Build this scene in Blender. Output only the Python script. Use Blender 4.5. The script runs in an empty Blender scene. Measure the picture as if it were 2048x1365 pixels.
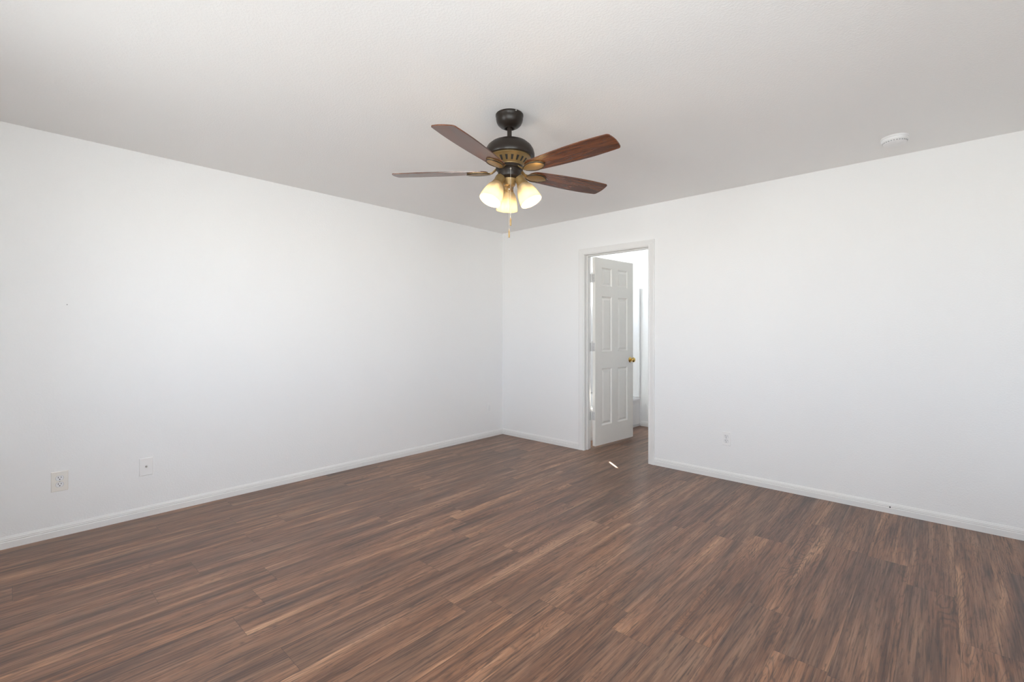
import bpy, bmesh, math, random
from math import sin, cos, pi, radians as R
from mathutils import Vector, Matrix

random.seed(4)
scene = bpy.context.scene
COL = scene.collection

# ------------------------------------------------------------------ camera
H = 2.44
CAM = Vector((3.938, -4.101, 1.238))
YAW = R(42.67)
cam_data = bpy.data.cameras.new('camera')
cam = bpy.data.objects.new('camera', cam_data); COL.objects.link(cam)
cam_data.sensor_fit = 'HORIZONTAL'; cam_data.sensor_width = 36.0
cam_data.lens = 932.0 / 2048.0 * 36.0
cam_data.shift_y = -17.5 / 2048.0
cam_data.clip_start = 0.02
cam.location = CAM
cam.rotation_euler = (pi / 2, 0, YAW)
scene.camera = cam

# ------------------------------------------------------------------ world, sun, window light
ROOM_X, ROOM_Y = 4.45, -4.50          # inner faces of the two walls behind the camera
WIN_1 = (1.45, 2.15, 0.85, 1.98)      # windows in the front wall: x0, x1, z0, z1
FILL_WIN_4 = (3.30, 4.24, 0.70, 2.10)  # added opening, placed and sized to fit wall and ceiling brightness
FILL_WIN_2 = (-4.05, -3.30, 0.70, 2.10)    # added window in the right wall, sized to even the light: y0, y1, z0, z1
WIN_3 = (0.30, 1.50, 1.63, 2.20)      # high window above the tub: y0, y1, z0, z1

world = bpy.data.worlds.new('daylight'); scene.world = world
world.use_nodes = True
wn, wl = world.node_tree.nodes, world.node_tree.links
wn.clear()
w_out = wn.new('ShaderNodeOutputWorld'); w_bg = wn.new('ShaderNodeBackground')
w_tc = wn.new('ShaderNodeTexCoord'); w_sep = wn.new('ShaderNodeSeparateXYZ')
w_map = wn.new('ShaderNodeMapRange'); w_ramp = wn.new('ShaderNodeValToRGB')
wl.new(w_tc.outputs['Generated'], w_sep.inputs[0]); wl.new(w_sep.outputs['Z'], w_map.inputs['Value'])
w_map.inputs['From Min'].default_value = -1; w_map.inputs['From Max'].default_value = 1
wl.new(w_map.outputs['Result'], w_ramp.inputs[0]); wl.new(w_ramp.outputs[0], w_bg.inputs['Color'])
cr = w_ramp.color_ramp
GND, SKY = (0.985, 0.997, 0.99), (0.855, 0.955, 1.10)
def lv(c, k): return (c[0]*k, c[1]*k, c[2]*k, 1)
cr.elements[0].position = 0.0; cr.elements[0].color = lv(GND, 0.24)      # unseen ground straight below, dimmed to tone down the ceiling near the windows
cr.elements[1].position = 1.0; cr.elements[1].color = lv((0.78, 0.92, 1.15), 0.42)
for p_, c_ in ((0.22, lv(GND, 0.42)), (0.38, lv(GND, 0.80)), (0.485, lv(GND, 0.98)), (0.515, lv(SKY, 0.90)), (0.65, lv(SKY, 0.53))):
    e = cr.elements.new(p_); e.color = c_
w_bg.inputs['Strength'].default_value = 23.4
wl.new(w_bg.outputs[0], w_out.inputs[0])

sun_data = bpy.data.lights.new('sun', 'SUN'); sun_data.energy = 100.0; sun_data.angle = R(0.53)
sun_data.color = (1.0, 0.95, 0.86)
sun = bpy.data.objects.new('sun', sun_data); COL.objects.link(sun)
SUN_DIR = Vector((0.78, -0.62, -0.90)).normalized()
sun.rotation_euler = SUN_DIR.to_track_quat('-Z', 'Y').to_euler()
sun.location = (-3, 4, 6)

def portal(name, loc, direction, sx, sy):
    d = bpy.data.lights.new(name, 'AREA'); d.shape = 'RECTANGLE'; d.size = sx; d.size_y = sy
    d.cycles.is_portal = True
    o = bpy.data.objects.new(name, d); COL.objects.link(o)
    o.location = loc
    o.rotation_euler = Vector(direction).to_track_quat('-Z', 'Z').to_euler()
portal('daylight_portal', ((WIN_1[0]+WIN_1[1])/2, ROOM_Y-0.14, (WIN_1[2]+WIN_1[3])/2), (0, 1, 0), WIN_1[1]-WIN_1[0], WIN_1[3]-WIN_1[2])
portal('daylight_portal', (ROOM_X+0.14, (FILL_WIN_2[0]+FILL_WIN_2[1])/2, (FILL_WIN_2[2]+FILL_WIN_2[3])/2), (-1, 0, 0), FILL_WIN_2[1]-FILL_WIN_2[0], FILL_WIN_2[3]-FILL_WIN_2[2])
portal('daylight_portal', ((FILL_WIN_4[0]+FILL_WIN_4[1])/2, ROOM_Y-0.14, (FILL_WIN_4[2]+FILL_WIN_4[3])/2), (0, 1, 0), FILL_WIN_4[1]-FILL_WIN_4[0], FILL_WIN_4[3]-FILL_WIN_4[2])
portal('daylight_portal', (0.05, (WIN_3[0]+WIN_3[1])/2, (WIN_3[2]+WIN_3[3])/2), (1, 0, 0), WIN_3[1]-WIN_3[0], WIN_3[3]-WIN_3[2])

scene.view_settings.view_transform = 'Standard'
scene.view_settings.look = 'None'
scene.view_settings.gamma = 1.0
scene.view_settings.use_curve_mapping = False
scene.view_settings.exposure = 0.0
scene.cycles.use_denoising = True
scene.cycles.max_bounces = 14
scene.cycles.diffuse_bounces = 8
scene.cycles.glossy_bounces = 4
scene.cycles.transparent_max_bounces = 12
scene.cycles.sample_clamp_indirect = 6.0
scene.cycles.caustics_reflective = False
scene.cycles.caustics_refractive = False

# ------------------------------------------------------------------ material helpers
class NT:
    def __init__(self, name):
        self.m = bpy.data.materials.new(name); self.m.use_nodes = True
        self.n, self.l = self.m.node_tree.nodes, self.m.node_tree.links
        self.n.clear()
        self.out = self.n.new('ShaderNodeOutputMaterial')
    def new(self, t, **kw):
        x = self.n.new(t)
        for k, v in kw.items(): setattr(x, k, v)
        return x
    def put(self, sock, v):
        if isinstance(v, bpy.types.NodeSocket): self.l.new(v, sock)
        else: sock.default_value = v
    def math(self, op, a, b=None, c=None):
        x = self.new('ShaderNodeMath', operation=op)
        self.put(x.inputs[0], a)
        if b is not None: self.put(x.inputs[1], b)
        if c is not None: self.put(x.inputs[2], c)
        return x.outputs[0]
    def vec(self, x, y, z):
        c = self.new('ShaderNodeCombineXYZ')
        for i, v in enumerate((x, y, z)): self.put(c.inputs[i], v)
        return c.outputs[0]
    def noise(self, vec, scale, detail=3.0, rough=0.5, dist=0.0):
        x = self.new('ShaderNodeTexNoise')
        self.put(x.inputs['Vector'], vec); x.inputs['Scale'].default_value = scale
        x.inputs['Detail'].default_value = detail; x.inputs['Roughness'].default_value = rough
        x.inputs['Distortion'].default_value = dist
        return x.outputs['Fac']
    def white(self, vec):
        x = self.new('ShaderNodeTexWhiteNoise', noise_dimensions='3D'); self.put(x.inputs['Vector'], vec)
        return x.outputs['Value']
    def ramp(self, fac, stops):
        x = self.new('ShaderNodeValToRGB'); self.put(x.inputs[0], fac)
        els = x.color_ramp.elements
        while len(els) < len(stops): els.new(0.5)
        for e_, (p, c) in zip(els, stops):
            e_.position = p; e_.color = (*c, 1) if len(c) == 3 else c
        return x.outputs[0]
    def mix(self, fac, a, b, blend='MIX'):
        x = self.new('ShaderNodeMix', data_type='RGBA', blend_type=blend)
        self.put(x.inputs['Factor'], fac)
        self.put(x.inputs[6], a if isinstance(a, bpy.types.NodeSocket) else (*a, 1))
        self.put(x.inputs[7], b if isinstance(b, bpy.types.NodeSocket) else (*b, 1))
        return x.outputs[2]
    def rng(self, v, a, b, c, d, smooth=False):
        x = self.new('ShaderNodeMapRange')
        if smooth: x.interpolation_type = 'SMOOTHSTEP'
        self.put(x.inputs['Value'], v)
        for i, k in enumerate((a, b, c, d)): x.inputs[i + 1].default_value = k
        return x.outputs['Result']
    def obj_xyz(self):
        tc = self.new('ShaderNodeTexCoord'); s = self.new('ShaderNodeSeparateXYZ')
        self.l.new(tc.outputs['Object'], s.inputs[0])
        return tc.outputs['Object'], s.outputs
    def bsdf(self, color, rough=0.5, metal=0.0, spec=0.5, height=None, bump=0.2, dist=0.01):
        b = self.new('ShaderNodeBsdfPrincipled')
        self.put(b.inputs['Base Color'], color if isinstance(color, bpy.types.NodeSocket) else (*color, 1))
        self.put(b.inputs['Roughness'], rough); b.inputs['Metallic'].default_value = metal
        b.inputs['Specular IOR Level'].default_value = spec
        if height is not None:
            bp = self.new('ShaderNodeBump'); self.put(bp.inputs['Height'], height)
            bp.inputs['Strength'].default_value = bump; bp.inputs['Distance'].default_value = dist
            self.l.new(bp.outputs[0], b.inputs['Normal'])
        self.l.new(b.outputs[0], self.out.inputs[0])
        return b

def painted(name, color, rough, scale, bump, dist=0.004, var=0.02):
    t = NT(name); v, _ = t.obj_xyz()
    h = t.noise(v, scale, 2.0, 0.55)
    h = t.rng(h, 0.42, 0.62, 0, 1, True)
    big = t.noise(v, 1.3, 2.0)
    c2 = tuple(max(0, k * (1 - var)) for k in color)
    c = t.mix(big, color, c2)
    t.bsdf(c, rough, 0, 0.35, h, bump, dist)
    return t.m

def plain(name, color, rough=0.5, metal=0.0, spec=0.5, mottle=0.06, scale=40.0):
    t = NT(name); v, _ = t.obj_xyz()
    n = t.noise(v, scale, 2.0)
    c = t.mix(n, color, tuple(k * (1 - mottle) for k in color))
    t.bsdf(c, rough, metal, spec)
    return t.m

WALL = (0.895, 0.895, 0.89)
M = {}
M['wall'] = painted('wall_paint', WALL, 0.75, 100.0, 0.11, 0.004)
M['ceiling'] = painted('ceiling_paint', (0.895, 0.89, 0.88), 0.85, 100.0, 0.13, 0.004)
M['trim'] = plain('trim_paint', (0.84, 0.835, 0.82), 0.38, 0, 0.45, 0.02)
M['door'] = plain('door_paint', (0.87, 0.845, 0.80), 0.42, 0, 0.45, 0.02)
M['plate'] = plain('plate_plastic', (0.89, 0.885, 0.875), 0.32, 0, 0.5, 0.01)
M['ivory'] = plain('ivory_plastic', (0.86, 0.83, 0.775), 0.32, 0, 0.5, 0.01)
M['white'] = plain('white_plastic', (0.85, 0.85, 0.85), 0.35, 0, 0.5, 0.01)
M['grey'] = plain('grey_plastic', (0.45, 0.45, 0.46), 0.4)
M['dark'] = plain('dark_slot', (0.015, 0.013, 0.012), 0.6)
M['bronze'] = plain('oil_rubbed_bronze', (0.020, 0.014, 0.0105), 0.36, 0.0, 0.34, 0.15, 25)
M['gold_lit'] = plain('gold_lit_bronze', (0.300, 0.200, 0.085), 0.36, 0.5, 0.5, 0.2, 30)  # bronze with the bulbs' gold glow put into its colour
M['steel'] = plain('satin_nickel', (0.55, 0.54, 0.52), 0.3, 1.0)
M['hinge'] = plain('painted_hinge_metal', (0.74, 0.735, 0.72), 0.4, 0.15)
M['brass'] = plain('polished_brass', (0.80, 0.56, 0.20), 0.16, 1.0, 0.5, 0.02)
M['tub'] = plain('tub_fibreglass', (0.84, 0.84, 0.85), 0.2, 0, 0.5, 0.01)

def floor_material():
    t = NT('vinyl_plank')
    v, s = t.obj_xyz()
    x, y = s[0], s[1]
    W, L = 0.178, 1.22
    u = t.math('DIVIDE', t.math('SUBTRACT', x, 0.965), W)
    row = t.math('FLOOR', u)
    fu = t.math('SUBTRACT', u, row)
    off = t.math('MULTIPLY', t.white(t.vec(row, 3.7, 1.1)), 7.0)
    q = t.math('ADD', t.math('DIVIDE', y, L), off)
    col = t.math('FLOOR', q)
    fq = t.math('SUBTRACT', q, col)
    r1 = t.white(t.vec(row, col, 0.3)); r2 = t.white(t.vec(row, col, 8.3)); r3 = t.white(t.vec(row, col, 17.9))
    # grain coordinates, shifted on every plank
    gx = t.math('ADD', x, t.math('MULTIPLY', r1, 37.0))
    gy = t.math('ADD', y, t.math('MULTIPLY', r2, 53.0))
    gz = t.math('MULTIPLY', r3, 19.0)
    streak = t.noise(t.vec(t.math('MULTIPLY', gx, 16.0), t.math('MULTIPLY', gy, 0.9), gz), 1.0, 4.0, 0.6, 0.5)
    fine = t.noise(t.vec(t.math('MULTIPLY', gx, 150.0), t.math('MULTIPLY', gy, 4.0), gz), 1.0, 3.0, 0.6)
    pores = t.noise(t.vec(t.math('MULTIPLY', gx, 130.0), t.math('MULTIPLY', gy, 9.0), gz), 1.0, 4.0, 0.7, 0.6)
    # cathedral figure: contour lines of a stretched noise field
    field = t.noise(t.vec(t.math('MULTIPLY', gx, 7.5), t.math('MULTIPLY', gy, 1.0), gz), 1.0, 2.5, 0.5, 0.35)
    wob = t.noise(t.vec(t.math('MULTIPLY', gx, 40.0), t.math('MULTIPLY', gy, 10.0), gz), 1.0, 2.0)
    fld = t.math('ADD', t.math('MULTIPLY', field, 30.0), t.math('MULTIPLY', wob, 0.9))
    ring = t.math('ABSOLUTE', t.math('SUBTRACT', t.math('FRACT', fld), 0.5))
    ring = t.rng(ring, 0.02, 0.26, 0.0, 1.0, True)
    blotch = t.noise(t.vec(t.math('MULTIPLY', gx, 9.0), t.math('MULTIPLY', gy, 0.8), t.math('ADD', gz, 5.0)), 1.0, 2.0)
    base = t.ramp(streak, [(0.28, (0.064, 0.029, 0.018)), (0.42, (0.182, 0.088, 0.051)),
                           (0.56, (0.280, 0.145, 0.085)), (0.72, (0.500, 0.290, 0.172))])
    tint = t.mix(r3, (0.86, 0.84, 0.86), (1.12, 1.04, 0.96))
    base = t.mix(1.0, base, tint, 'MULTIPLY')
    base = t.mix(t.rng(blotch, 0.36, 0.58, 0.50, 0.0, True), base, (0.070, 0.045, 0.036))
    ring_amt = t.math('MULTIPLY', t.math('SUBTRACT', 1.0, ring), t.rng(blotch, 0.46, 0.66, 0.05, 0.58))
    base = t.mix(ring_amt, base, (0.050, 0.029, 0.021))
    base = t.mix(t.rng(fine, 0.50, 0.67, 0.0, 0.75), base, (0.048, 0.030, 0.023))
    base = t.mix(t.rng(pores, 0.54, 0.66, 0.0, 0.70), base, (0.040, 0.025, 0.019))
    base = t.mix(t.rng(fine, 0.46, 0.29, 0.0, 0.42), base, (0.30, 0.19, 0.135))
    # seams
    ex = t.math('MULTIPLY', t.math('MINIMUM', fu, t.math('SUBTRACT', 1.0, fu)), W)
    ey = t.math('MULTIPLY', t.math('MINIMUM', fq, t.math('SUBTRACT', 1.0, fq)), L)
    edge = t.math('MINIMUM', ex, ey)
    seam = t.rng(edge, 0.0005, 0.0016, 0.50, 0.0, True)
    base = t.mix(seam, base, (0.022, 0.014, 0.011))
    hgt = t.math('SUBTRACT', t.math('ADD', t.math('MULTIPLY', fine, 0.35), t.math('MULTIPLY', ring, 0.15)), seam)
    rough = t.rng(t.math('ADD', t.math('MULTIPLY', fine, 0.5), t.math('MULTIPLY', pores, 0.5)), 0.3, 0.7, 0.285, 0.36)
    t.bsdf(base, rough, 0, 0.48, hgt, 0.18, 0.0010)
    return t.m
M['floor'] = floor_material()

def blade_material():
    t = NT('walnut_blade')
    v, s = t.obj_xyz()
    n = t.noise(t.vec(t.math('MULTIPLY', s[0], 5.0), t.math('MULTIPLY', s[1], 60.0), 0.3), 1.0, 4.0, 0.6, 0.5)
    k = t.noise(t.vec(t.math('MULTIPLY', s[0], 3.0), t.math('MULTIPLY', s[1], 14.0), 4.3), 1.0, 3.0, 0.5, 1.2)
    c = t.ramp(n, [(0.25, (0.030, 0.009, 0.004)), (0.5, (0.095, 0.028, 0.010)), (0.75, (0.185, 0.060, 0.020))])
    c = t.mix(t.rng(k, 0.5, 0.68, 0, 0.7, True), c, (0.028, 0.010, 0.006))
    t.bsdf(c, 0.26, 0, 0.85)
    return t.m
M['blade'] = blade_material()

def shade_material():
    t = NT('frosted_glass'); v, s = t.obj_xyz()
    n = t.noise(v, 55.0, 2.0)
    c = t.mix(n, (0.31, 0.290, 0.240), (0.29, 0.270, 0.220))
    tr = t.new('ShaderNodeBsdfTranslucent'); t.put(tr.inputs[0], c)
    df = t.new('ShaderNodeBsdfDiffuse'); t.put(df.inputs[0], c)
    gl = t.new('ShaderNodeBsdfGlossy'); gl.inputs[0].default_value = (1, 1, 1, 1); gl.inputs['Roughness'].default_value = 0.25
    tp = t.new('ShaderNodeBsdfTransparent'); tp.inputs[0].default_value = (1.0, 0.88, 0.68, 1)
    m1 = t.new('ShaderNodeMixShader'); m1.inputs[0].default_value = 0.65
    t.l.new(tr.outputs[0], m1.inputs[1]); t.l.new(df.outputs[0], m1.inputs[2])
    m2 = t.new('ShaderNodeMixShader'); m2.inputs[0].default_value = 0.04
    t.l.new(m1.outputs[0], m2.inputs[1]); t.l.new(gl.outputs[0], m2.inputs[2])
    m3 = t.new('ShaderNodeMixShader'); m3.inputs[0].default_value = 0.34
    t.l.new(m2.outputs[0], m3.inputs[1]); t.l.new(tp.outputs[0], m3.inputs[2])
    t.l.new(m3.outputs[0], t.out.inputs[0])
    return t.m
M['shade'] = shade_material()

def bulb_material():
    t = NT('lit_bulb'); v, s = t.obj_xyz()
    n = t.noise(v, 20.0, 1.0)
    c = t.mix(n, (1.0, 0.80, 0.52), (1.0, 0.78, 0.48))
    em = t.new('ShaderNodeEmission'); t.put(em.inputs[0], c); em.inputs[1].default_value = 4.0
    t.l.new(em.outputs[0], t.out.inputs[0])
    return t.m
M['bulb'] = bulb_material()

def pane_material():
    t = NT('window_glass'); v, s = t.obj_xyz()
    n = t.noise(v, 2.0, 1.0)
    c = t.mix(n, (0.97, 0.98, 0.98), (0.95, 0.97, 0.97))
    tp = t.new('ShaderNodeBsdfTransparent'); t.put(tp.inputs[0], c)
    gl = t.new('ShaderNodeBsdfGlossy'); gl.inputs['Roughness'].default_value = 0.02
    m = t.new('ShaderNodeMixShader')
    m.inputs[0].default_value = 0.05
    t.l.new(tp.outputs[0], m.inputs[1]); t.l.new(gl.outputs[0], m.inputs[2])
    t.l.new(m.outputs[0], t.out.inputs[0])
    return t.m
M['pane'] = pane_material()

# ------------------------------------------------------------------ mesh helpers
def link(name, bm, mat, parent=None, smooth=None, loc=None, rot=None):
    bmesh.ops.recalc_face_normals(bm, faces=bm.faces)
    me = bpy.data.meshes.new(name)
    bm.to_mesh(me); bm.free()
    me.materials.append(mat)
    if smooth is not None:
        for p in me.polygons: p.use_smooth = True
        try: me.set_sharp_from_angle(angle=R(smooth))
        except Exception: pass
    o = bpy.data.objects.new(name, me); COL.objects.link(o)
    if parent is not None: o.parent = parent
    if loc is not None: o.location = loc
    if rot is not None: o.rotation_euler = rot
    return o

def empty(name, loc, rot=(0, 0, 0)):
    o = bpy.data.objects.new(name, None); COL.objects.link(o)
    o.empty_display_size = 0.05
    o.location = loc; o.rotation_euler = rot
    return o

def tag(o, label=None, cat=None, group=None, kind=None):
    if label: o['label'] = label
    if cat: o['category'] = cat
    if group: o['group'] = group
    if kind: o['kind'] = kind
    return o

def box(bm, lo, hi, bev=0.0, seg=2):
    lo, hi = Vector(lo), Vector(hi)
    r = bmesh.ops.create_cube(bm, size=1.0)
    vs = r['verts']
    for v in vs:
        v.co = Vector(((lo[i] + hi[i]) / 2 + v.co[i] * (hi[i] - lo[i]) for i in range(3)))
    if bev > 0:
        es = list({e_ for v in vs for e_ in v.link_edges})
        bmesh.ops.bevel(bm, geom=es, offset=bev, segments=seg, affect='EDGES', profile=0.5)

def lathe(bm, prof, seg=48, mat=None, cap=True):
    mat = mat or Matrix()
    rings = []
    for r_, z in prof:
        if r_ < 1e-6: rings.append([bm.verts.new(mat @ Vector((0, 0, z)))])
        else: rings.append([bm.verts.new(mat @ Vector((r_ * cos(2*pi*k/seg), r_ * sin(2*pi*k/seg), z))) for k in range(seg)])
    for a, b in zip(rings[:-1], rings[1:]):
        if len(a) == 1 and len(b) == 1: continue
        for k in range(seg):
            j = (k + 1) % seg
            if len(a) == 1: bm.faces.new((a[0], b[k], b[j]))
            elif len(b) == 1: bm.faces.new((a[k], a[j], b[0]))
            else: bm.faces.new((a[k], a[j], b[j], b[k]))
    if cap:
        for rg in (rings[0], rings[-1]):
            if len(rg) > 1: bm.faces.new(rg)

def tube(bm, pts, rad, seg=10, closed=False):
    pts = [Vector(p) for p in pts]; n = len(pts); rings = []
    for i, p in enumerate(pts):
        if closed: t = pts[(i+1) % n] - pts[i-1]
        else: t = pts[min(i+1, n-1)] - pts[max(i-1, 0)]
        t.normalize()
        ref = Vector((0, 0, 1)) if abs(t.z) < 0.9 else Vector((1, 0, 0))
        a = t.cross(ref).normalized(); b = t.cross(a).normalized()
        r_ = rad[i] if isinstance(rad, (list, tuple)) else rad
        rings.append([bm.verts.new(p + a * (r_*cos(2*pi*k/seg)) + b * (r_*sin(2*pi*k/seg))) for k in range(seg)])
    m = n if closed else n - 1
    for i in range(m):
        A, B = rings[i], rings[(i+1) % n]
        for k in range(seg):
            j = (k+1) % seg
            bm.faces.new((A[k], A[j], B[j], B[k]))
    if not closed:
        bm.faces.new(rings[0]); bm.faces.new(rings[-1])

def prism(bm, pts2, axis_map, a, b):
    """extrude a 2-D outline from a to b; axis_map(p, q, t) -> xyz"""
    A = [bm.verts.new(axis_map(p, q, a)) for p, q in pts2]
    B = [bm.verts.new(axis_map(p, q, b)) for p, q in pts2]
    n = len(pts2)
    for i in range(n):
        j = (i+1) % n
        bm.faces.new((A[i], A[j], B[j], B[i]))
    bm.faces.new(A); bm.faces.new(B)

def S(o): o['kind'] = 'structure'; return o

# ------------------------------------------------------------------ the room shell
OPX0, OPX1, OPZ = 1.19, 1.905, 2.045      # door opening in the back wall
WT = 0.115                                # thickness of the back wall
BX1, BY1 = 2.75, 1.59                     # bathroom behind it: right and far walls
LX = 0.20                                 # bathroom left wall, inner face

bm = bmesh.new(); box(bm, (-0.15, ROOM_Y-0.15, -0.12), (ROOM_X+0.15, BY1+0.15, 0.0))
S(link('floor', bm, M['floor']))['label'] = 'dark brown wood-look vinyl plank floor'
bm = bmesh.new(); box(bm, (-0.15, ROOM_Y-0.15, H), (ROOM_X+0.15, BY1+0.15, H+0.12))
S(link('ceiling', bm, M['ceiling']))['label'] = 'textured white ceiling'
bm = bmesh.new(); box(bm, (-0.15, ROOM_Y-0.15, 0), (0, 0, H))
S(link('wall_left', bm, M['wall']))['label'] = 'plain white wall on the left'
bm = bmesh.new()
J = 0.018
box(bm, (-0.15, 0, 0), (OPX0-J, WT, H)); box(bm, (OPX1+J, 0, 0), (ROOM_X+0.15, WT, H)); box(bm, (OPX0-J, 0, OPZ+J), (OPX1+J, WT, H))
S(link('wall_back', bm, M['wall']))['label'] = 'white wall with the doorway'

def wall_with_hole(name, axis, a0, a1, holes, face, out, label):
    bm = bmesh.new(); d0, d1 = min(face, out), max(face, out)
    def B(p, q, za, zb):
        if axis == 'x': box(bm, (p, d0, za), (q, d1, zb))
        else: box(bm, (d0, p, za), (d1, q, zb))
    p = a0
    for h0, h1, z0, z1 in holes:
        B(p, h0, 0, H); B(h0, h1, 0, z0); B(h0, h1, z1, H); p = h1
    B(p, a1, 0, H)
    o = S(link(name, bm, M['wall'])); o['label'] = label
    return o
wall_with_hole('wall_front', 'x', 0, ROOM_X+0.15, (WIN_1, FILL_WIN_4), ROOM_Y, ROOM_Y-0.15, 'white wall with a window and an added fill window behind the viewer')
wall_with_hole('wall_right', 'y', ROOM_Y, 0, (FILL_WIN_2,), ROOM_X, ROOM_X+0.15, 'white wall with an added fill window right of the viewer')
wall_with_hole('wall_bathroom_left', 'y', WT, BY1, (WIN_3,), LX, 0.0, 'white bathroom wall above the tub')
bm = bmesh.new(); box(bm, (0.0, BY1, 0), (BX1+0.12, BY1+0.12, H))
S(link('wall_bathroom_far', bm, M['wall']))['label'] = 'white far wall of the bathroom'
bm = bmesh.new(); box(bm, (BX1, WT, 0), (BX1+0.12, BY1, H))
S(link('wall_bathroom_right', bm, M['wall']))['label'] = 'white right wall of the bathroom'

def window(name, axis, hole, y_in, y_out, label):
    h0, h1, z0, z1 = hole
    mid = (y_in + y_out) / 2 + (y_out - y_in) * 0.2
    def P(p, d, z): return (p, d, z) if axis == 'x' else (d, p, z)
    def bx(bm, p0, p1, d0, d1, za, zb, bev=0.003):
        a, b = P(p0, min(d0, d1), za), P(p1, max(d0, d1), zb)
        box(bm, tuple(min(i, j) for i, j in zip(a, b)), tuple(max(i, j) for i, j in zip(a, b)), bev)
    bm = bmesh.new(); f = 0.04
    bx(bm, h0, h0+f, mid-0.03, mid+0.03, z0, z1); bx(bm, h1-f, h1, mid-0.03, mid+0.03, z0, z1)
    bx(bm, h0+f, h1-f, mid-0.03, mid+0.03, z0, z0+f); bx(bm, h0+f, h1-f, mid-0.03, mid+0.03, z1-f, z1)
    c = (h0 + h1) / 2
    bx(bm, c-0.02, c+0.02, mid-0.025, mid+0.025, z0+f, z1-f)
    o = S(link(name, bm, M['white'])); o['label'] = label
    for a, b in ((h0+f, c-0.02), (c+0.02, h1-f)):
        bm = bmesh.new(); bx(bm, a, b, mid-0.003, mid+0.003, z0+f, z1-f, 0)
        link('pane', bm, M['pane'], o)
    return o
window('window_1', 'x', WIN_1, ROOM_Y, ROOM_Y-0.15, 'white sliding window behind the viewer, left one')
window('fill_window_4', 'x', FILL_WIN_4, ROOM_Y, ROOM_Y-0.15, 'white sliding window added right behind the viewer as fill light')  # added out of view to brighten the room
window('fill_window_2', 'y', FILL_WIN_2, ROOM_X, ROOM_X+0.15, 'white sliding window added right of the viewer as fill light')  # added out of view to flatten the wall brightness
window('window_3', 'y', WIN_3, LX, 0.0, 'small white window above the bathtub')

bm = bmesh.new(); box(bm, (-0.24, WT-0.6, 2.30), (-0.001, BY1+0.15, H))  # unseen overhang added to shorten the sun streak on the floor
S(link('sun_block_eave', bm, M['trim']))['label'] = 'eave added outside the bathroom window to cut the sun beam'

# baseboards: colonial profile (depth out of the wall, height)
BB = [(0, 0), (0.012, 0), (0.012, 0.036), (0.0095, 0.040), (0.0105, 0.046), (0.0085, 0.050), (0.0085, 0.055),
      (0.0055, 0.060), (0.003, 0.066), (0, 0.068)]
def baseboard(name, amap, a, b, label):
    bm = bmesh.new(); prism(bm, BB, amap, a, b)
    o = S(link(name, bm, M['trim'])); o['label'] = label
    return o
CW = 0.060                                   # casing width
baseboard('baseboard_left', lambda d, z, t: (d, t, z), ROOM_Y, 0.0, 'white baseboard along the left wall')
baseboard('baseboard_back', lambda d, z, t: (t, -d, z), 0.012, OPX0-CW-0.004, 'short white baseboard between corner and door')
baseboard('baseboard_right', lambda d, z, t: (t, -d, z), OPX1+CW-0.004, ROOM_X, 'long white baseboard right of the door')
baseboard('baseboard_bathroom', lambda d, z, t: (t, BY1-d, z), 1.02, BX1, 'white baseboard on the bathroom far wall')

# door jamb and casing
bm = bmesh.new()
box(bm, (OPX0-J, -0.001, 0), (OPX0, WT+0.001, OPZ)); box(bm, (OPX1, -0.001, 0), (OPX1+J, WT+0.001, OPZ))
box(bm, (OPX0-J, -0.001, OPZ), (OPX1+J, WT+0.001, OPZ+J))
sd0, sd1, st = 0.040, 0.074, 0.011           # door stop
box(bm, (OPX0, sd0, 0), (OPX0+st, sd1, OPZ), 0.002); box(bm, (OPX1-st, sd0, 0), (OPX1, sd1, OPZ), 0.002)
box(bm, (OPX0+st, sd0, OPZ-st), (OPX1-st, sd1, OPZ), 0.002)
S(link('trim_1', bm, M['trim']))['label'] = 'white door jamb with stop'
# casing profile across its width: (distance from the opening edge, depth out of the wall)
CP = [(0, 0), (0, 0.008), (0.004, 0.0105), (0.012, 0.0105), (0.016, 0.009), (0.030, 0.012), (0.044, 0.015), (CW-0.006, 0.0165), (CW-0.001, 0.015), (CW, 0.012), (CW, 0)]
rv = 0.004
def casing(face, sgn, name, label):
    bm = bmesh.new()
    path = [((OPX0-rv, 0.0), (-1, 0)), ((OPX0-rv, OPZ+rv), (-1, 1)), ((OPX1+rv, OPZ+rv), (1, 1)), ((OPX1+rv, 0.0), (1, 0))]
    rings = []
    for (px, pz), (nx, nz) in path:
        rings.append([bm.verts.new((px + nx*w, face + sgn*d, pz + nz*w)) for w, d in CP])
    n = len(CP)
    for A, B in zip(rings[:-1], rings[1:]):
        for i in range(n):
            j = (i+1) % n
            bm.faces.new((A[i], A[j], B[j], B[i]))
    bm.faces.new(rings[0]); bm.faces.new(rings[-1])
    o = S(link(name, bm, M['trim'])); o['label'] = label
casing(0.0, -1, 'trim_2', 'white moulded door casing on the bedroom side')
casing(WT, 1, 'trim_3', 'white moulded door casing on the bathroom side')

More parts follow.
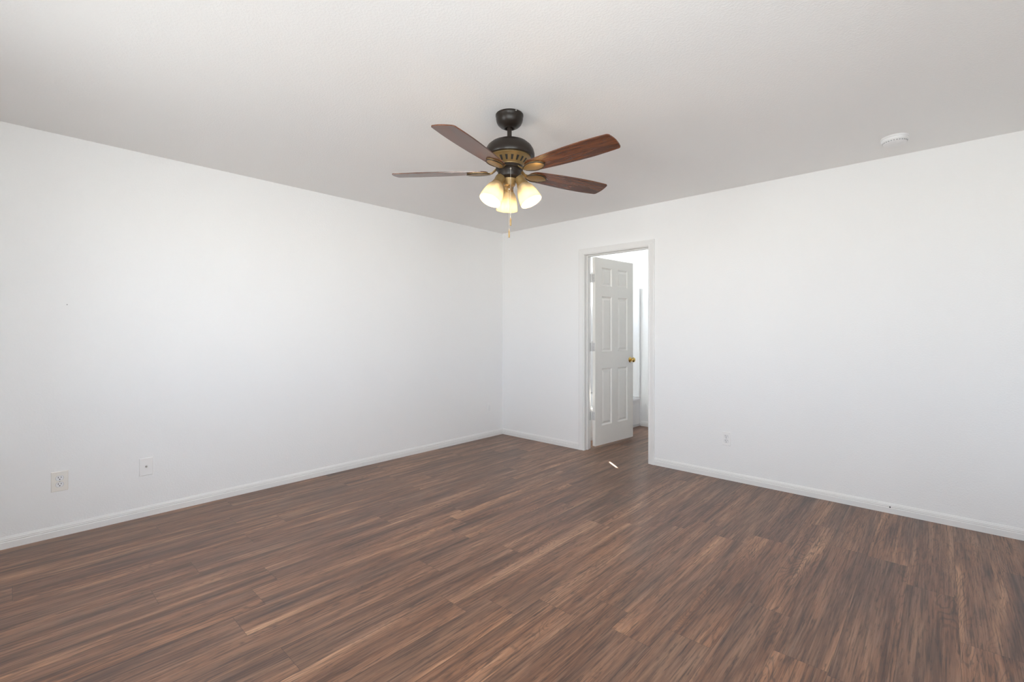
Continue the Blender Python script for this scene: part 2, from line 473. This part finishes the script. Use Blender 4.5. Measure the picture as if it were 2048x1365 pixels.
# ------------------------------------------------------------------ the open six-panel door
DW, DT, DZ0, DZ1 = 0.70, 0.035, 0.028, 2.036
ANG = R(84.6)
door = empty('door_1', (1.206, 0.130, 0.0), (0, 0, ANG))
tag(door, 'white six-panel door standing open into the bathroom', kind='structure')
def door_leaf():
    # local: x along the leaf from the hinge edge, y = -DT .. 0 (the -y face looks into the bedroom), z up
    bm = bmesh.new()
    xs = [0, 0.112, 0.292, 0.402, 0.588, DW]
    zs = [DZ0, 0.236, 0.846, 1.028, 1.625, 1.738, 1.935, DZ1]
    panels = {(i, j) for i in (1, 3) for j in (1, 3, 5)}
    def face_grid(y, flip):
        g = [[bm.verts.new((a, y, z)) for z in zs] for a in xs]
        todo = []
        for i in range(len(xs)-1):
            for j in range(len(zs)-1):
                q = (g[i][j], g[i+1][j], g[i+1][j+1], g[i][j+1])
                f = bm.faces.new(q if not flip else q[::-1])
                if (i, j) in panels: todo.append(f)
        return g, todo
    gf, t1 = face_grid(-DT, False)
    gb, t2 = face_grid(0.0, True)
    nx, nz = len(xs), len(zs)
    for i in range(nx-1):
        bm.faces.new((gf[i][0], gb[i][0], gb[i+1][0], gf[i+1][0]))
        bm.faces.new((gf[i][-1], gf[i+1][-1], gb[i+1][-1], gb[i][-1]))
    for j in range(nz-1):
        bm.faces.new((gf[0][j], gf[0][j+1], gb[0][j+1], gb[0][j]))
        bm.faces.new((gf[-1][j], gb[-1][j], gb[-1][j+1], gf[-1][j+1]))
    bm.normal_update()
    fs = t1 + t2
    for th, dp in ((0.003, -0.004), (0.010, -0.007), (0.006, 0.0), (0.020, 0.008)):
        bmesh.ops.inset_individual(bm, faces=fs, thickness=th, depth=dp, use_even_offset=True)
    return bm
link('door_leaf', door_leaf(), M['door'], door)
def knob_bm(sgn):
    bm = bmesh.new()
    prof = [(0, -0.001), (0.030, -0.001), (0.032, 0.003), (0.029, 0.007), (0.017, 0.010), (0.0125, 0.013), (0.0115, 0.026), (0.015, 0.031),
            (0.023, 0.035), (0.0275, 0.042), (0.0275, 0.050), (0.024, 0.057), (0.016, 0.0615), (0.006, 0.063), (0, 0.063)]
    y = -DT if sgn < 0 else 0.0
    mt = Matrix.Translation((DW-0.060, y, 0.922)) @ Matrix.Rotation(R(90) * (1 if sgn < 0 else -1), 4, 'X')
    lathe(bm, prof, 40, mt, cap=False)
    return bm
tag(link('doorknob', knob_bm(-1), M['brass'], door, 40), 'polished brass round knob')
link('doorknob', knob_bm(1), M['brass'], door, 40)
bm = bmesh.new(); box(bm, (DW-0.0015, -DT/2-0.0125, 0.922-0.028), (DW+0.001, -DT/2+0.0125, 0.922+0.028), 0.0004)
box(bm, (DW, -DT/2-0.007, 0.922-0.008), (DW+0.009, -DT/2+0.007, 0.922+0.008), 0.002)
link('latch_plate', bm, M['brass'], door)
for hz in (1.815, 1.080, 0.345):
    hg = None
    bm = bmesh.new()
    pin = Vector((-0.009, 0.004, 0))
    lathe(bm, [(0, hz-0.050), (0.003, hz-0.049), (0.0058, hz-0.0445)] +
              [(0.0058 if k % 2 == 0 else 0.0058, hz-0.0445+0.089*k/6) for k in range(1, 6)] +
              [(0.0058, hz+0.0445), (0.003, hz+0.049), (0, hz+0.050)], 16, Matrix.Translation(pin), cap=False)
    for k in range(6):                        # knuckle gaps
        z = hz - 0.0445 + 0.0178*k
        lathe(bm, [(0.0066, z+0.001), (0.0066, z+0.0168)], 16, Matrix.Translation(pin))
    # leaf on the door edge
    box(bm, (-0.0015, -0.031, hz-0.0445), (0.0005, 0.004, hz+0.0445), 0.0005)
    box(bm, (-0.009, 0.002, hz-0.0445), (0.0, 0.004, hz+0.0445))
    hg = link('hinge', bm, M['hinge'], door, 35)
    bm = bmesh.new()
    for k in (-0.032, 0.0, 0.032):
        lathe(bm, [(0.0035, -0.0005), (0.0035, 0.001), (0.002, 0.0016), (0, 0.0016)], 12,
              Matrix.Translation((-0.0013, -0.014 - (0.007 if k else 0), hz+k)) @ Matrix.Rotation(R(-90), 4, 'Y'), cap=False)
    link('hinge_screws', bm, M['steel'], hg, 35)
    # the other leaf, screwed to the jamb
    bm = bmesh.new()
    box(bm, (OPX0-0.0005, 0.080, hz-0.0445), (OPX0+0.0018, WT+0.010, hz+0.0445), 0.0005)
    inv = (Matrix.Translation(door.location) @ Matrix.Rotation(ANG, 4, 'Z')).inverted()
    bmesh.ops.transform(bm, matrix=inv, verts=bm.verts)
    link('jamb_plate', bm, M['hinge'], hg)

# ------------------------------------------------------------------ bathroom: tub and its surround
tub = empty('bathtub', (0.60, 0.85, 0.0))
tag(tub, 'white bathtub seen through the open doorway, its front panel facing us', 'bathtub')
TX0, TX1, TY0, TY1, TZ = LX+0.002, 1.005, WT+0.003, BY1-0.002, 0.375
def off(bm): bmesh.ops.translate(bm, vec=-tub.location, verts=bm.verts); return bm
bm = bmesh.new()                              # rim and basin
rx0, rx1, ry0, ry1 = TX0+0.05, TX1-0.075, TY0+0.09, TY1-0.09
def rring(x0, x1, y0, y1, z, r_, n=8):
    pts = []
    for cx, cy, a0 in ((x1-r_, y1-r_, 0), (x0+r_, y1-r_, 90), (x0+r_, y0+r_, 180), (x1-r_, y0+r_, 270)):
        for k in range(n+1):
            a = R(a0 + 90*k/n); pts.append(bm.verts.new((cx+r_*cos(a), cy+r_*sin(a), z)))
    return pts
rings = [rring(TX0, TX1, TY0, TY1, TZ-0.035, 0.004), rring(TX0, TX1, TY0, TY1, TZ-0.008, 0.006), rring(TX0+0.006, TX1-0.006, TY0+0.006, TY1-0.006, TZ, 0.01),
         rring(rx0, rx1, ry0, ry1, TZ, 0.12), rring(rx0+0.012, rx1-0.012, ry0+0.012, ry1-0.012, TZ-0.012, 0.12),
         rring(rx0+0.05, rx1-0.05, ry0+0.07, ry1-0.07, 0.09, 0.13), rring(rx0+0.10, rx1-0.10, ry0+0.13, ry1-0.13, 0.06, 0.11)]
for A, B in zip(rings[:-1], rings[1:]):
    for k in range(len(A)):
        j = (k+1) % len(A); bm.faces.new((A[k], A[j], B[j], B[k]))
bm.faces.new(rings[-1])
link('basin', off(bm), M['tub'], tub, 40)
bm = bmesh.new()                              # front panel with a shallow embossed field
box(bm, (TX1-0.040, TY0, 0.0), (TX1-0.010, TY1, TZ-0.030))
box(bm, (TX1-0.012, TY0+0.12, 0.06), (TX1-0.004, TY1-0.12, TZ-0.09), 0.004)
box(bm, (TX1-0.012, TY0, 0.0), (TX1-0.002, TY1, 0.035), 0.003)
link('front_panel', off(bm), M['tub'], tub)

sur = empty('tub_surround', (0.60, 1.56, TZ))
tag(sur, 'glossy white wall surround rising above the bathtub rim', 'tub surround')
def off2(bm): bmesh.ops.translate(bm, vec=-sur.location, verts=bm.verts); return bm
SZ = 1.81
bm = bmesh.new(); box(bm, (TX0, TY1-0.018, TZ+0.001), (TX1-0.030, TY1, SZ), 0.004)
box(bm, (TX1-0.035, TY1-0.030, TZ+0.001), (TX1+0.004, TY1, SZ+0.004), 0.008, 3)
link('end_panel', off2(bm), M['tub'], sur)
bm = bmesh.new(); box(bm, (TX0, TY0+0.02, TZ+0.001), (TX0+0.018, TY1-0.018, WIN_3[2]-0.03), 0.004)
link('long_panel', off2(bm), M['tub'], sur)

# ------------------------------------------------------------------ ceiling fan
FR, FF = -0.014, 2.575                        # lateral offset and depth of the hub seen from the camera
Rv = Vector((cos(YAW), sin(YAW), 0)); Fv = Vector((-sin(YAW), cos(YAW), 0))
fan_loc = CAM + Rv * FR + Fv * FF; fan_loc.z = H
fan = empty('ceiling_fan', fan_loc, (0, 0, YAW))   # local +x is across the view, +y away from it
tag(fan, 'dark bronze ceiling fan with walnut blades and three lit glass shades', 'ceiling fan')

bm = bmesh.new()
lathe(bm, [(0, 0.001), (0.0745, 0.001), (0.0765, -0.002), (0.0765, -0.010), (0.0745, -0.013), (0.0742, -0.026), (0.0715, -0.040), (0.065, -0.053),
           (0.054, -0.064), (0.040, -0.0715), (0.032, -0.074), (0.030, -0.0765), (0.026, -0.076), (0.022, -0.066), (0, -0.062)], 64, cap=False)
canopy = link('canopy', bm, M['bronze'], fan, 35)
for a in (-62, 118):
    bm = bmesh.new()
    lathe(bm, [(0.0045, 0), (0.0045, 0.002), (0.003, 0.0035), (0, 0.0035)], 12,
          Matrix.Rotation(R(a), 4, 'Z') @ Matrix.Translation((0.0758, 0, -0.006)) @ Matrix.Rotation(R(90), 4, 'Y'), cap=False)
    link('canopy_screw', bm, M['steel'], canopy, 35)
bm = bmesh.new(); lathe(bm, [(0.0125, -0.060), (0.0125, -0.145)], 24); link('downrod', bm, M['bronze'], fan, 35)
bm = bmesh.new()
lathe(bm, [(0.0, -0.136), (0.020, -0.1365), (0.022, -0.1385), (0.045, -0.1415), (0.075, -0.149), (0.101, -0.161), (0.121, -0.178), (0.133, -0.198), (0.1385, -0.219),
           (0.1390, -0.231), (0.136, -0.238), (0.128, -0.2395), (0.112, -0.236), (0, -0.232)], 72, cap=False)
link('motor_housing', bm, M['bronze'], fan, 35)
bm = bmesh.new()
lathe(bm, [(0.110, -0.234), (0.118, -0.238), (0.118, -0.2435), (0.113, -0.246), (0.110, -0.248), (0.104, -0.254), (0.092, -0.268), (0.081, -0.279),
           (0.076, -0.284), (0.0755, -0.288), (0.050, -0.290), (0, -0.290)], 72, cap=False)
bowl = link('vented_bowl', bm, M['gold_lit'], fan, 35)
bm = bmesh.new()                              # dark vent slots in the bowl
for k in range(20):
    a = 2*pi*(k+0.5)/20
    z0, z1 = -0.2555, -0.2755
    r0, r1 = 0.1032, 0.0846
    n = Vector((cos(a), sin(a), 0)); tn = Vector((-sin(a), cos(a), 0)); out = (n * 0.67 + Vector((0, 0, -0.74))) * 0.0007
    q = []
    for rr, zz, hw in ((r0, z0, 0.0068), (r1, z1, 0.0046)):
        q.append((n*rr - tn*hw + Vector((0, 0, zz)), n*rr + tn*hw + Vector((0, 0, zz))))
    f1 = [bm.verts.new(p + out) for p in (q[0][0], q[0][1], q[1][1], q[1][0])]
    f2 = [bm.verts.new(p - out*3) for p in (q[0][0], q[0][1], q[1][1], q[1][0])]
    bm.faces.new(f1); bm.faces.new(f2)
    for i in range(4): bm.faces.new((f1[i], f1[(i+1) % 4], f2[(i+1) % 4], f2[i]))
link('vent_slots', bm, M['dark'], bowl)
bm = bmesh.new()
lathe(bm, [(0, -0.286), (0.074, -0.286), (0.0755, -0.289), (0.0755, -0.303), (0.072, -0.307), (0.066, -0.3085), (0, -0.3085)], 64, cap=False)
link('flywheel', bm, M['bronze'], fan, 35)
bm = bmesh.new()
lathe(bm, [(0, -0.307), (0.064, -0.307), (0.066, -0.309), (0.066, -0.313), (0.0635, -0.315), (0.0635, -0.340), (0.062, -0.3445), (0.0655, -0.346), (0.0655, -0.350),
           (0.060, -0.356), (0.050, -0.360), (0, -0.360)], 64, cap=False)
sw = link('switch_housing', bm, M['bronze'], fan, 35)
bm = bmesh.new()
lathe(bm, [(0, -0.358), (0.046, -0.358), (0.045, -0.364), (0.036, -0.376), (0.033, -0.388), (0.030, -0.393), (0.014, -0.395), (0.0105, -0.397), (0.0105, -0.404), (0.006, -0.409), (0, -0.410)], 48, cap=False)
link('light_fitter', bm, M['gold_lit'], fan, 35)

# blades (local +x outward); the counter-clockwise edge hangs low
PITCH = R(10.5); BZ = -0.3195
def blade_bm():
    bm = bmesh.new()
    X0, X1, T = 0.120, 0.655, 0.0055
    def hw(x):
        s = (x - X0) / (X1 - X0)
        w = 0.047 + 0.0235 * sin(min(1.0, s/0.72) * pi/2) - (0.009 * max(0, (s-0.72)/0.28) ** 1.5)
        if x - X0 < 0.045: w *= math.sqrt(max(0, 1 - ((0.045 - (x-X0))/0.045) ** 2))
        return w
    outline = []
    xs = [X0 + 0.045 * (1 - cos(pi/2*k/8)) for k in range(9)] + [X0 + 0.045 + (X1-0.022-X0-0.045) * k/14 for k in range(1, 15)]
    up = [(x, hw(x)) for x in xs]
    we = hw(X1-0.022)
    rc = 0.016
    for k in range(1, 6):
        a = pi/2 * k/5; up.append((X1-0.022 + rc*sin(a) , we - rc + rc*cos(a)))
    for k in range(1, 5):
        y = (we - rc) * (1 - k/5); up.append((X1-0.022+rc + 0.006*(1-(y/(we-rc))**2), y))
    up.append((X1, 0.0))
    lower = [(x, -y) for x, y in up[::-1][1:]]
    pts = [p for p in up if p[1] > 1e-6 or p[0] > 0.3]
    pts = [(X0, 0.0)] + pts + [p for p in lower if p[1] < -1e-6]
    mp = lambda p, q, t: (p, q*cos(PITCH) + t*sin(PITCH), BZ - q*sin(PITCH) + t*cos(PITCH))
    prism(bm, pts, mp, 0.0, T)
    return bm
def iron_bm():
    bm = bmesh.new()
    st = [(0.058, 0.017, -0.296), (0.070, 0.0165, -0.300), (0.083, 0.0135, -0.311), (0.095, 0.0125, -0.321), (0.107, 0.015, -0.3250), (0.118, 0.022, -0.3250),
          (0.133, 0.031, -0.3245), (0.152, 0.0385, -0.3245), (0.173, 0.0405, -0.3245), (0.195, 0.037, -0.3245), (0.215, 0.028, -0.3245), (0.229, 0.017, -0.3245), (0.237, 0.006, -0.3245)]
    rings = []
    for x, w, z in st:
        k = min(1, max(0, (x-0.070)/0.04)); k = k*k*(3-2*k)
        a = PITCH * k
        ring = []
        for q, t in ((-w, -0.0005), (-w, 0.005), (w, 0.005), (w, -0.0005), (0.45*w, -0.0035), (-0.45*w, -0.0035)):
            ring.append(bm.verts.new((x, q*cos(a) + t*sin(a), z - q*sin(a) + t*cos(a))))
        rings.append(ring)
    for A, B in zip(rings[:-1], rings[1:]):
        for i in range(6):
            j = (i+1) % 6; bm.faces.new((A[i], A[j], B[j], B[i]))
    bm.faces.new(rings[0]); bm.faces.new(rings[-1])
    return bm
def iron_rim_bm():                            # raised dark rim round the leaf of the iron
    bm = bmesh.new()
    ow = [(0.109, 0.014), (0.118, 0.021), (0.133, 0.030), (0.152, 0.0375), (0.173, 0.0395), (0.195, 0.036), (0.215, 0.027), (0.229, 0.016), (0.237, 0.004)]
    loop = ow + [(x, -w) for x, w in ow[::-1]]
    pts = [(x, q*cos(PITCH) + -0.001*sin(PITCH), -0.3245 - q*sin(PITCH) - 0.001*cos(PITCH)) for x, q in loop]
    tube(bm, pts, 0.0030, 8, closed=True)
    return bm
b0 = link('blade', blade_bm(), M['blade'], fan, 30)
i0 = link('blade_iron', iron_bm(), M['gold_lit'], b0, 30)
r0 = link('iron_rim', iron_rim_bm(), M['bronze'], fan, 40)
r0.parent = b0
def kids(o): return [c for c in bpy.data.objects if c.parent == o]
BLADE_A = -41.0
b0.rotation_euler = (0, 0, R(BLADE_A))
proto_kids = kids(b0)
for k in range(1, 5):
    b = b0.copy(); COL.objects.link(b); b.parent = fan; b.rotation_euler = (0, 0, R(BLADE_A + 72*k + (0, -2.2, -6.0, 0, -3.3)[k]))
    for c in proto_kids:
        d = c.copy(); COL.objects.link(d); d.parent = b

# three lamp arms with bell shades
TILT = R(27.0)
NECK_R, NECK_Z = 0.064, -0.367
def socket_bm():
    bm = bmesh.new()
    lathe(bm, [(0, 0.030), (0.012, 0.030), (0.0135, 0.020), (0.0245, 0.014), (0.027, 0.006), (0.0285, -0.018), (0.030, -0.026), (0.0325, -0.030), (0.0325, -0.034), (0.0295, -0.036), (0, -0.034)], 40, cap=False)
    return bm
def shade_bm():
    bm = bmesh.new()
    outer = [(0.0285, -0.030), (0.032, -0.036), (0.038, -0.045), (0.0445, -0.057), (0.0500, -0.072), (0.0545, -0.090), (0.0580, -0.110), (0.0605, -0.130), (0.0620, -0.143)]
    inner = [(r_-0.003, z+0.0005) for r_, z in outer[::-1]]
    lathe(bm, outer + [(0.0612, -0.1445), (0.0595, -0.144)] + inner, 56, cap=False)
    n = 56
    return bm
def bulb_bm():
    bm = bmesh.new()
    lathe(bm, [(0.012, -0.036), (0.013, -0.048), (0.018, -0.060), (0.026, -0.074), (0.029, -0.086), (0.0285, -0.096), (0.024, -0.106), (0.014, -0.113), (0, -0.115)], 32)
    return bm
def arm_bm():
    bm = bmesh.new()
    pts = [(0.026, 0, -0.352), (0.042, 0, -0.350), (0.052, 0, -0.351), (0.060, 0, -0.357)]
    tube(bm, pts, [0.011, 0.011, 0.012, 0.0125], 16)
    return bm
arm_m = arm_bm(); soc_m = socket_bm(); sh_m = shade_bm(); bu_m = bulb_bm()
def make_lamp(az, first=None):
    rot = (0, -TILT, R(az)); loc = (NECK_R*cos(R(az)), NECK_R*sin(R(az)), NECK_Z)
    if first is None:
        a = link('lamp_arm', arm_m, M['bronze'], fan, 40, None, (0, 0, R(az)))
        s = link('lamp_socket', soc_m, M['gold_lit'], fan, 40, loc, rot)
        g = link('lamp_shade', sh_m, M['shade'], fan, 60, loc, rot)
        b = link('bulb', bu_m, M['bulb'], g, 60)
        return a, s, g, b
    out = []
    for o in first[:3]:
        c = o.copy(); COL.objects.link(c); c.parent = fan; c.rotation_euler = (0, 0, R(az)) if o is first[0] else rot
        if o is not first[0]: c.location = loc
        out.append(c)
    b = first[3].copy(); COL.objects.link(b); b.parent = out[2]
    return (*out, b)
LAMP_A = (217.0, -23.0, 97.0)
lamps = [make_lamp(LAMP_A[0])]
for az in LAMP_A[1:]: lamps.append(make_lamp(az, lamps[0]))
for az in LAMP_A:                             # the light of the three bulbs
    d = bpy.data.lights.new('bulb_light', 'POINT'); d.energy = 6.8; d.color = (1.0, 0.82, 0.58); d.shadow_soft_size = 0.028
    o = bpy.data.objects.new('bulb_light', d); COL.objects.link(o); o.parent = fan
    ax = Vector((sin(TILT)*cos(R(az)), sin(TILT)*sin(R(az)), -cos(TILT)))
    o.location = Vector((NECK_R*cos(R(az)), NECK_R*sin(R(az)), NECK_Z)) + ax * 0.125

# pull chains
def chain(x, y, z0, z1, ring):
    bm = bmesh.new()
    tube(bm, [(x, y, z0), (x, y, (z0+z1)/2), (x, y, z1)], 0.0008, 6)
    n = int((z0 - z1) / 0.0052)
    for k in range(n):
        mt = Matrix.Translation((x, y, z0 - 0.0052*(k+0.5)))
        bmesh.ops.create_icosphere(bm, subdivisions=1, radius=0.0017, matrix=mt)
    c = link('pull_chain', bm, M['steel'], fan, 60)
    bm = bmesh.new()
    lathe(bm, [(0, z1+0.004), (0.002, z1+0.003), (0.0022, z1-0.004), (0.0042, z1-0.006), (0.0046, z1-0.038), (0.0036, z1-0.041), (0, z1-0.042)], 16, Matrix.Translation((x, y, 0)), cap=False)
    p = link('pull_fob', bm, M['gold_lit'], c, 40)
    bm = bmesh.new()
    if ring: lathe(bm, [(0.0052, 0.0), (0.0052, 0.004), (0.0035, 0.0065), (0.0018, 0.0065)], 16, Matrix.Translation((x, y+0.0045, z0+0.002)) @ Matrix.Rotation(R(90), 4, 'X'), cap=True)
    else: lathe(bm, [(0.0035, z0-0.002), (0.0045, z0+0.002), (0.0045, z0+0.006)], 16, Matrix.Translation((x, y, 0)))
    link('chain_grommet', bm, M['steel'], c, 40)
chain(0.0065, -0.0685, -0.322, -0.588, True)
chain(-0.002, -0.002, -0.412, -0.638, False)

# ------------------------------------------------------------------ smoke detector
sd = empty('smoke_detector', (3.726, -0.389, H))
tag(sd, 'round white smoke detector on the ceiling', 'smoke detector')
bm = bmesh.new(); lathe(bm, [(0, 0.001), (0.0685, 0.001), (0.0695, -0.002), (0.0695, -0.009), (0.068, -0.0105), (0, -0.0105)], 64, cap=False)
link('mounting_base', bm, M['white'], sd, 35)
bm = bmesh.new()
lathe(bm, [(0.064, -0.0105), (0.064, -0.0125), (0.0675, -0.0135), (0.0675, -0.0200), (0.0655, -0.0255), (0.0635, -0.0262), (0.0635, -0.0275), (0.0625, -0.0285), (0.058, -0.0375),
           (0.050, -0.0405), (0.030, -0.0420), (0, -0.0422)], 64, cap=False)
link('cover', bm, M['white'], sd, 35)
bm = bmesh.new()
for k in range(28):
    a = 2*pi*k/28; mt = Matrix.Rotation(a, 4, 'Z') @ Matrix.Translation((0.0607, 0, -0.0330)) @ Matrix.Rotation(R(26), 4, 'Y')
    b2 = bmesh.new(); box(b2, (-0.0012, -0.0042, -0.0032), (0.0006, 0.0042, 0.0032)); bmesh.ops.transform(b2, matrix=mt, verts=b2.verts)
    tmp = bpy.data.meshes.new('t'); b2.to_mesh(tmp); b2.free(); bm.from_mesh(tmp); bpy.data.meshes.remove(tmp)
link('vent_slots', bm, M['grey'], sd)
bm = bmesh.new(); lathe(bm, [(0.011, -0.0405), (0.011, -0.0432), (0.009, -0.044), (0, -0.044)], 24, Matrix.Translation((0.022, -0.018, 0)), cap=False)
link('test_button', bm, M['white'], sd, 35)

# ------------------------------------------------------------------ wall plates (local x right, z up, y = 0 at the wall, -y into the room)
def plate_bm(w, h, t=0.0055, cut=0.004):
    bm = bmesh.new()
    def ring(s, y): return [bm.verts.new((sx*(w/2-s), y, sz*(h/2-s))) for sx, sz in ((-1, -1), (1, -1), (1, 1), (-1, 1))]
    rs = [ring(0, 0.0005), ring(0, -0.0015), ring(cut*0.4, -t*0.8), ring(cut, -t)]
    for A, B in zip(rs[:-1], rs[1:]):
        for i in range(4): bm.faces.new((A[i], A[(i+1) % 4], B[(i+1) % 4], B[i]))
    bm.faces.new(rs[0]); bm.faces.new(rs[-1])
    return bm
def disc_y(bm, x, z, r_, y0, y1, seg=20, sq=1.0):
    A = [bm.verts.new((x + r_*cos(2*pi*k/seg), y0, z + max(-sq, min(sq, sin(2*pi*k/seg)))*r_)) for k in range(seg)]
    B = [bm.verts.new((v.co.x, y1, v.co.z)) for v in A]
    for k in range(seg): bm.faces.new((A[k], A[(k+1) % seg], B[(k+1) % seg], B[k]))
    bm.faces.new(A); bm.faces.new(B)
def outlet(loc, rz, w, h, pm, label, group=None):
    o = empty('power_outlet', loc, (0, 0, rz)); tag(o, label, 'outlet', group)
    link('wall_plate', plate_bm(w, h), pm, o)
    for dz in (0.0195, -0.0195):
        bm = bmesh.new(); disc_y(bm, 0, dz, 0.0172, -0.004, -0.0072, 32, 0.80)
        s = link('socket', bm, M['white'], o)
        bm = bmesh.new()
        box(bm, (-0.0078, -0.0078, dz+0.0005), (-0.0052, -0.006, dz+0.0095)); box(bm, (0.0052, -0.0078, dz+0.0015), (0.0076, -0.006, dz+0.0085))
        disc_y(bm, 0, dz-0.0065, 0.0028, -0.006, -0.0078, 14)
        link('slots', bm, M['dark'], s)
        bm = bmesh.new(); 
        ring_pts = [(0.0178*cos(2*pi*k/32), -0.0056, dz + max(-0.8, min(0.8, sin(2*pi*k/32)))*0.0178) for k in range(32)]
        tube(bm, ring_pts, 0.0006, 6, closed=True)
        link('socket_gap', bm, M['grey'], s)
    bm = bmesh.new(); disc_y(bm, 0, 0, 0.003, -0.004, -0.0066, 14)
    link('screw', bm, M['steel'], o)
    return o
outlet((0.0, -3.882, 0.333), R(90), 0.076, 0.120, M['ivory'], 'ivory duplex power outlet low on the left wall, nearest the viewer')
outlet((2.609, 0.0, 0.343), 0.0, 0.072, 0.116, M['plate'], 'white duplex power outlet on the wall right of the door')
# jack plate
o = empty('cable_jack', (0.0, -3.464, 0.333), (0, 0, R(90)))
tag(o, 'white wall plate with a single cable jack on the left wall', 'wall jack')
link('wall_plate', plate_bm(0.074, 0.118), M['plate'], o)
bm = bmesh.new(); disc_y(bm, 0, 0.002, 0.0062, -0.004, -0.012, 6); disc_y(bm, 0, 0.002, 0.0045, -0.011, -0.018, 18)
link('coax_connector', bm, M['steel'], o)
for dz in (0.041, -0.041):
    bm = bmesh.new(); disc_y(bm, 0, dz, 0.003, -0.004, -0.0066, 14); link('screw', bm, M['plate'], o)
# switch-like plate near the corner
o = empty('corner_wall_plate', (0.0, -0.2305, 0.344), (0, 0, R(90)))
tag(o, 'small plain white wall plate on the left wall beside the corner', 'wall plate')
link('wall_plate', plate_bm(0.072, 0.116), M['plate'], o)
bm = bmesh.new(); box(bm, (-0.0165, -0.0072, -0.033), (0.0165, -0.004, 0.033), 0.001); link('insert', bm, M['white'], o)

# nail and screw
bm = bmesh.new()
tube(bm, [(-0.003, 0, 0), (0.010, 0, 0.001)], 0.0012, 8); tube(bm, [(0.0098, 0, 0.001), (0.0112, 0, 0.0012)], 0.0032, 12)
tag(link('picture_nail', bm, M['grey'], None, None, (0.0, -3.850, 1.406)), 'tiny grey nail left in the left wall at picture height', 'nail')
bm = bmesh.new(); tube(bm, [(0, 0.002, 0), (0, -0.003, 0)], 0.0045, 12); tube(bm, [(0, -0.002, 0), (0, -0.006, 0)], 0.0022, 10)
tag(link('baseboard_screw', bm, M['dark'], None, None, (3.679, -0.0105, 0.043)), 'small dark screw in the baseboard of the right-hand wall', 'screw')
